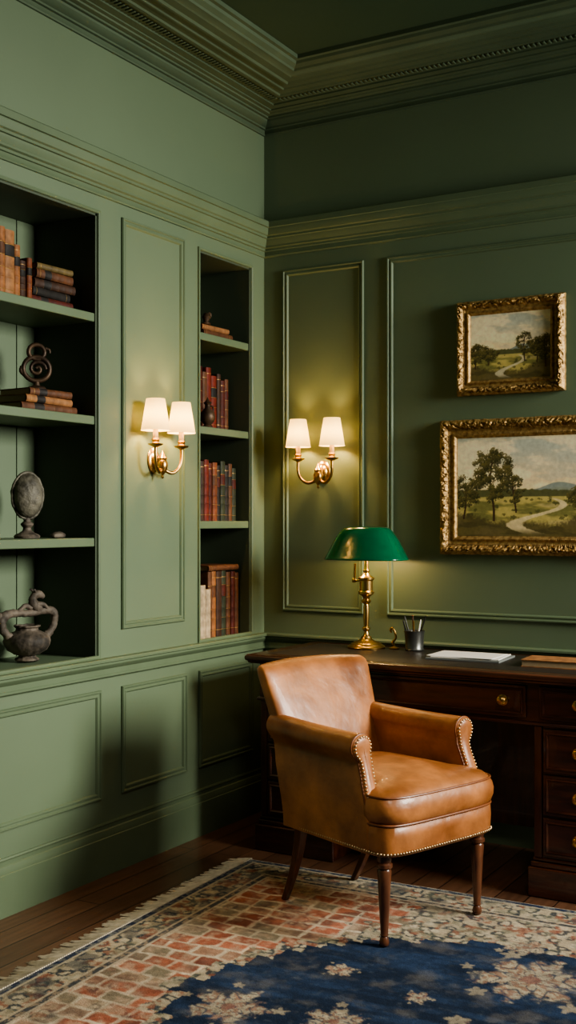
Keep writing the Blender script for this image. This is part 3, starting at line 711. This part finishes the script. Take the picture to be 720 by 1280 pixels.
# ---------------------------------------------------------------- rug
RW,RH=2.6,2.4; st=.005
nx=int(RW/st); ny=int(RH/st)
U,V=np.meshgrid(np.linspace(0,RW,nx),np.linspace(0,RH,ny))
mu=np.minimum(U,RW-U); mv=np.minimum(V,RH-V); D=np.minimum(mu,mv)
navy=(.02,.028,.05)
Z0=np.zeros((ny,nx,3))
wu=U+.034*(fbm(U*8,V*8,60)-.5)+.007*(fbm(U*40,V*40,62)-.5); wv=V+.034*(fbm(U*8,V*8,61)-.5)+.007*(fbm(U*40,V*40,64)-.5)
cw,ch=.098,.070
rowi=np.floor(wv/ch); uu=wu/cw+.5*(hsh(rowi,rowi*0,7)>.6); ci=np.floor(uu)
fu=uu-ci; fv=wv/ch-rowi
rnd=hsh(ci,rowi,2)
tile=Z0+np.array((.17,.052,.031)); tile=mixc(tile,(.29,.108,.063),rnd); tile=mixc(tile,(.15,.14,.095),(hsh(ci,rowi,5)>.72)*.85*1.0); tile=mixc(tile,(.30,.21,.14),(hsh(ci,rowi,15)>.84)*.6)
tile=mixc(tile,(.34,.24,.165),sm(.46,.74,fbm(U*34,V*34,3))*.6)
tile=mixc(tile,(.08,.036,.028),sm(.52,.74,fbm(U*12,V*12,63))*.55)
gw=.045+.11*fbm(U*30,V*30,6)
gu=np.minimum(fu,1-fu); gv=np.minimum(fv,1-fv)
grout=np.maximum(sm(gw,gw*.4,gu),sm(gw*1.35,gw*.6,gv))
tile=mixc(tile,(.44,.375,.27),grout*np.clip(0+1.2*fbm(U*14,V*14,1),0,1))
def orn(sc,s): 
    return .5+.5*np.sin(U*sc+5*fbm(U*9,V*9,s))*np.sin(V*sc+5*fbm(U*9,V*9,s+5))
def floral(s):
    n1=fbm(U*50,V*50,40+s); r=orn(62,3+s)
    b=Z0+np.array((.30,.25,.17))
    b=mixc(b,(.045,.05,.052),sm(.48,.56,.6*r+.4*n1))
    b=mixc(b,(.34,.29,.20),sm(.70,.76,.6*r+.4*n1))
    b=mixc(b,(.20,.075,.045),sm(.57,.66,fbm(U*30,V*30,44+s))*.8)
    b=mixc(b,(.12,.12,.08),sm(.50,.66,fbm(U*22,V*22,46+s))*.5)
    b=mixc(b,(.40,.35,.25),sm(.58,.70,fbm(U*40,V*40,49+s))*.55)
    return b
fl=floral(0)
# worn floral ghosting through the bricks everywhere, taking over away from the long side
blend=sm(.52,.98,U+.34*(fbm(U*5,V*5,80)-.5)-.10*(V-.3))
ghost=sm(.56,.70,fbm(U*9,V*9,83))*.45
bl=np.maximum((blend>fbm(U*22,V*22,81)).astype(float)*.92,ghost)
C=tile*(1-bl[...,None])+fl*bl[...,None]
q=.05
wob=.035*(fbm(U*16,V*16,70)-.5)+.012*(fbm(U*60,V*60,71)-.5)
uq=np.floor((mu+wob)/q)*q; vq=np.floor((mv+wob)/q)*q
prod=(uq-.2)*(vq-.17)
fld=(prod>.24)&(uq>.2)&(vq>.17)
edge=(prod>.195)&(uq>.2)&(vq>.17)&~fld
fe=floral(7)
C=np.where(edge[...,None],fe*.9,C)
blue=Z0+np.array((.009,.016,.032)); blue=mixc(blue,(.018,.034,.070),sm(.4,.75,fbm(U*6,V*26,31))*.8)
blue=mixc(blue,(.05,.06,.07),(sm(.60,.78,fbm(U*60,V*60,33))*.3))
C=np.where(fld[...,None],blue,C)
def medal(u0,v0,R,s,k=6):
    i0=max(0,int((v0-R*1.4)/st)); i1=min(ny,int((v0+R*1.4)/st)+1); j0=max(0,int((u0-R*1.4)/st)); j1=min(nx,int((u0+R*1.4)/st)+1)
    if i1<=i0 or j1<=j0: return
    u=U[i0:i1,j0:j1]; v=V[i0:i1,j0:j1]; c=C[i0:i1,j0:j1].copy(); z0=np.zeros(c.shape)
    n1=fbm(u*60,v*60,s); n2=fbm(u*75,v*75,s+4); n3=fbm(u*25,v*25,s+9)
    du=u-u0; dv=v-v0; r0=np.sqrt(du**2+dv**2)/R; th=np.arctan2(dv,du)
    shape=.74+.14*np.cos(k*th+s)+.08*np.cos((2*k+1)*th+s*2)+(n1-.5)*.55
    f=sm(shape+.12,shape-.12,r0)*(.5+.5*n3)
    pat=mixc(z0+np.array((.33,.275,.185)),(.23,.14,.09),sm(.5,.6,n2))
    pat=mixc(pat,(.030,.040,.060),sm(.36,.10,np.abs(np.sin(r0*9+1.5*np.cos(k*th+s)+.8*n3)))*.85)
    pat=mixc(pat,(.030,.040,.060),sm(.30,.08,np.abs(np.cos(k*th*.5+s*.5)))*sm(.25,.45,r0)*.6)
    pat=mixc(pat,(.20,.085,.055),sm(.20,.12,r0)*.8)
    c=c*(1-f[...,None])+pat*f[...,None]
    RR=random.Random(s)
    nb=max(3,int(R/.03))
    for j in range(nb):
        a=2*pi*j/nb+RR.uniform(-.35,.35); qq=R*RR.uniform(.95,1.2); rs=R*RR.uniform(.10,.18)
        dx=du-qq*math.cos(a); dy=dv-qq*math.sin(a); r=np.sqrt(dx**2+dy**2)/rs; t2=np.arctan2(dy,dx)
        ff=sm(1.1,.8,r+.25*np.cos(5*t2)+(n1-.5)*.8)*.6
        c=mixc(c,(.29,.24,.16),ff)
    C[i0:i1,j0:j1]=c
for (a,b_,R_,s_,k_) in [(.66,1.27,.13,1,5),(1.37,.68,.19,2,6),(.83,.88,.055,3,5),(.97,1.22,.10,4,6),(1.28,.43,.08,5,5),(1.68,.60,.14,6,6),(1.72,1.0,.14,16,6),(1.12,.96,.045,7,5),(1.35,1.25,.2,9,8),(1.52,.40,.08,10,5),(1.85,.42,.10,11,5),(.8,1.5,.10,14,5)]:
    medal(a,b_,R_,s_,k_)
bd=floral(13)
bd=mixc(bd,(.03,.036,.045),sm(.52,.62,fbm(U*13,V*13,90))*.6)
C=np.where((D<.19)[...,None],bd*.9,C)
def bandc(a,b_,col,dot=None):
    global C
    m_=((D>=a)&(D<b_))
    cc=Z0+np.array(col)
    if dot is not None: cc=mixc(cc,dot,sm(.5,.6,fbm(U*70,V*70,7))*.7)
    C=np.where(m_[...,None],cc,C)
bandc(0,.010,(.42,.36,.27)); bandc(.010,.034,navy,(.14,.14,.12)); bandc(.034,.041,(.28,.24,.17)); bandc(.150,.156,(.28,.23,.16)); bandc(.156,.180,(.050,.050,.050),(.24,.18,.12)); bandc(.180,.188,(.30,.25,.18))
C=C*(.68+.6*fbm(U*60,V*60,50)[...,None])*(.78+.4*fbm(U*3,V*3,52)[...,None])
C=mixc(C,(.16,.14,.11),sm(.5,.8,fbm(U*14,V*14,55))*.25)
C=C*1.28
Z=.0105+.0012*vn(U*14,V*14,9)
Z[0,:]=0.0005;Z[-1,:]=.0005;Z[:,0]=.0005;Z[:,-1]=.0005
rug=thing("persian_rug","worn blue and red patterned rug with cream fringe","rug",loc=(.405,-.775,0),rot=(0,0,math.radians(2.3)))
gridobj("rug_pile",U,-V,Z,C,m_rug,parent=rug)
fr=MB(); R=random.Random(3)
yy=0
while yy<RH:
    ln=.060+R.uniform(-.012,.022); a=R.uniform(-.010,.010)
    for k in range(3):
        b=(k-1)*.0024
        fr.tube([(.010,-yy+b*.6,.0125),(-ln*.3,-yy+b+a*.2,.009),(-ln*.65,-yy+b*1.6+a*.6,.005),(-ln-R.uniform(0,.008),-yy+b*2.2+a,.0025)],[.0030,.0028,.0024,.0010],n=4)
    yy+=.0098
o=fr.obj("fringe",m_fringe,parent=rug); o["kind"]="stuff"
# ---------------------------------------------------------------- lights
def area(name,loc,target,sx,sy,en,col,spread=180):
    l=bpy.data.lights.new(name,'AREA'); l.shape='RECTANGLE'; l.size=sx; l.size_y=sy; l.energy=en; l.color=col; l.spread=math.radians(spread)
    o=bpy.data.objects.new(name,l); COL.objects.link(o); o.location=loc
    o.rotation_euler=(Vector(target)-Vector(loc)).to_track_quat('-Z','Y').to_euler()
    return l
area("window_light",(4.6,-.72,2.40),(0,-1.6,.80),1.1,1.2,106,(1,.975,.89),102)
l=bpy.data.lights.new("chair_rug_fill_light",'SPOT'); l.energy=160; l.color=(1,.94,.84); l.spot_size=math.radians(52); l.spot_blend=1; l.shadow_soft_size=.4  # added fill spot to brighten chair and rug, not a lamp of the room
o=bpy.data.objects.new("chair_rug_fill_light",l); COL.objects.link(o); o.location=(2.7,-3.3,3.1); o.rotation_euler=(Vector((1.15,-1.5,0))-Vector((2.7,-3.3,3.1))).to_track_quat('-Z','Y').to_euler()
W=bpy.data.worlds.new("world"); SC.world=W; W.use_nodes=True
bg=W.node_tree.nodes["Background"]; bg.inputs[0].default_value=(.84,.88,.78,1); bg.inputs[1].default_value=.036
# ---------------------------------------------------------------- camera
cam=bpy.data.cameras.new("camera"); co=bpy.data.objects.new("camera",cam); COL.objects.link(co)
co.location=(2.92,-4.767,1.4); co.rotation_euler=(pi/2,0,math.radians(30.3))
cam.lens=36*1437/1280; cam.sensor_width=36; cam.sensor_fit='AUTO'; cam.shift_y=10/1280
SC.camera=co
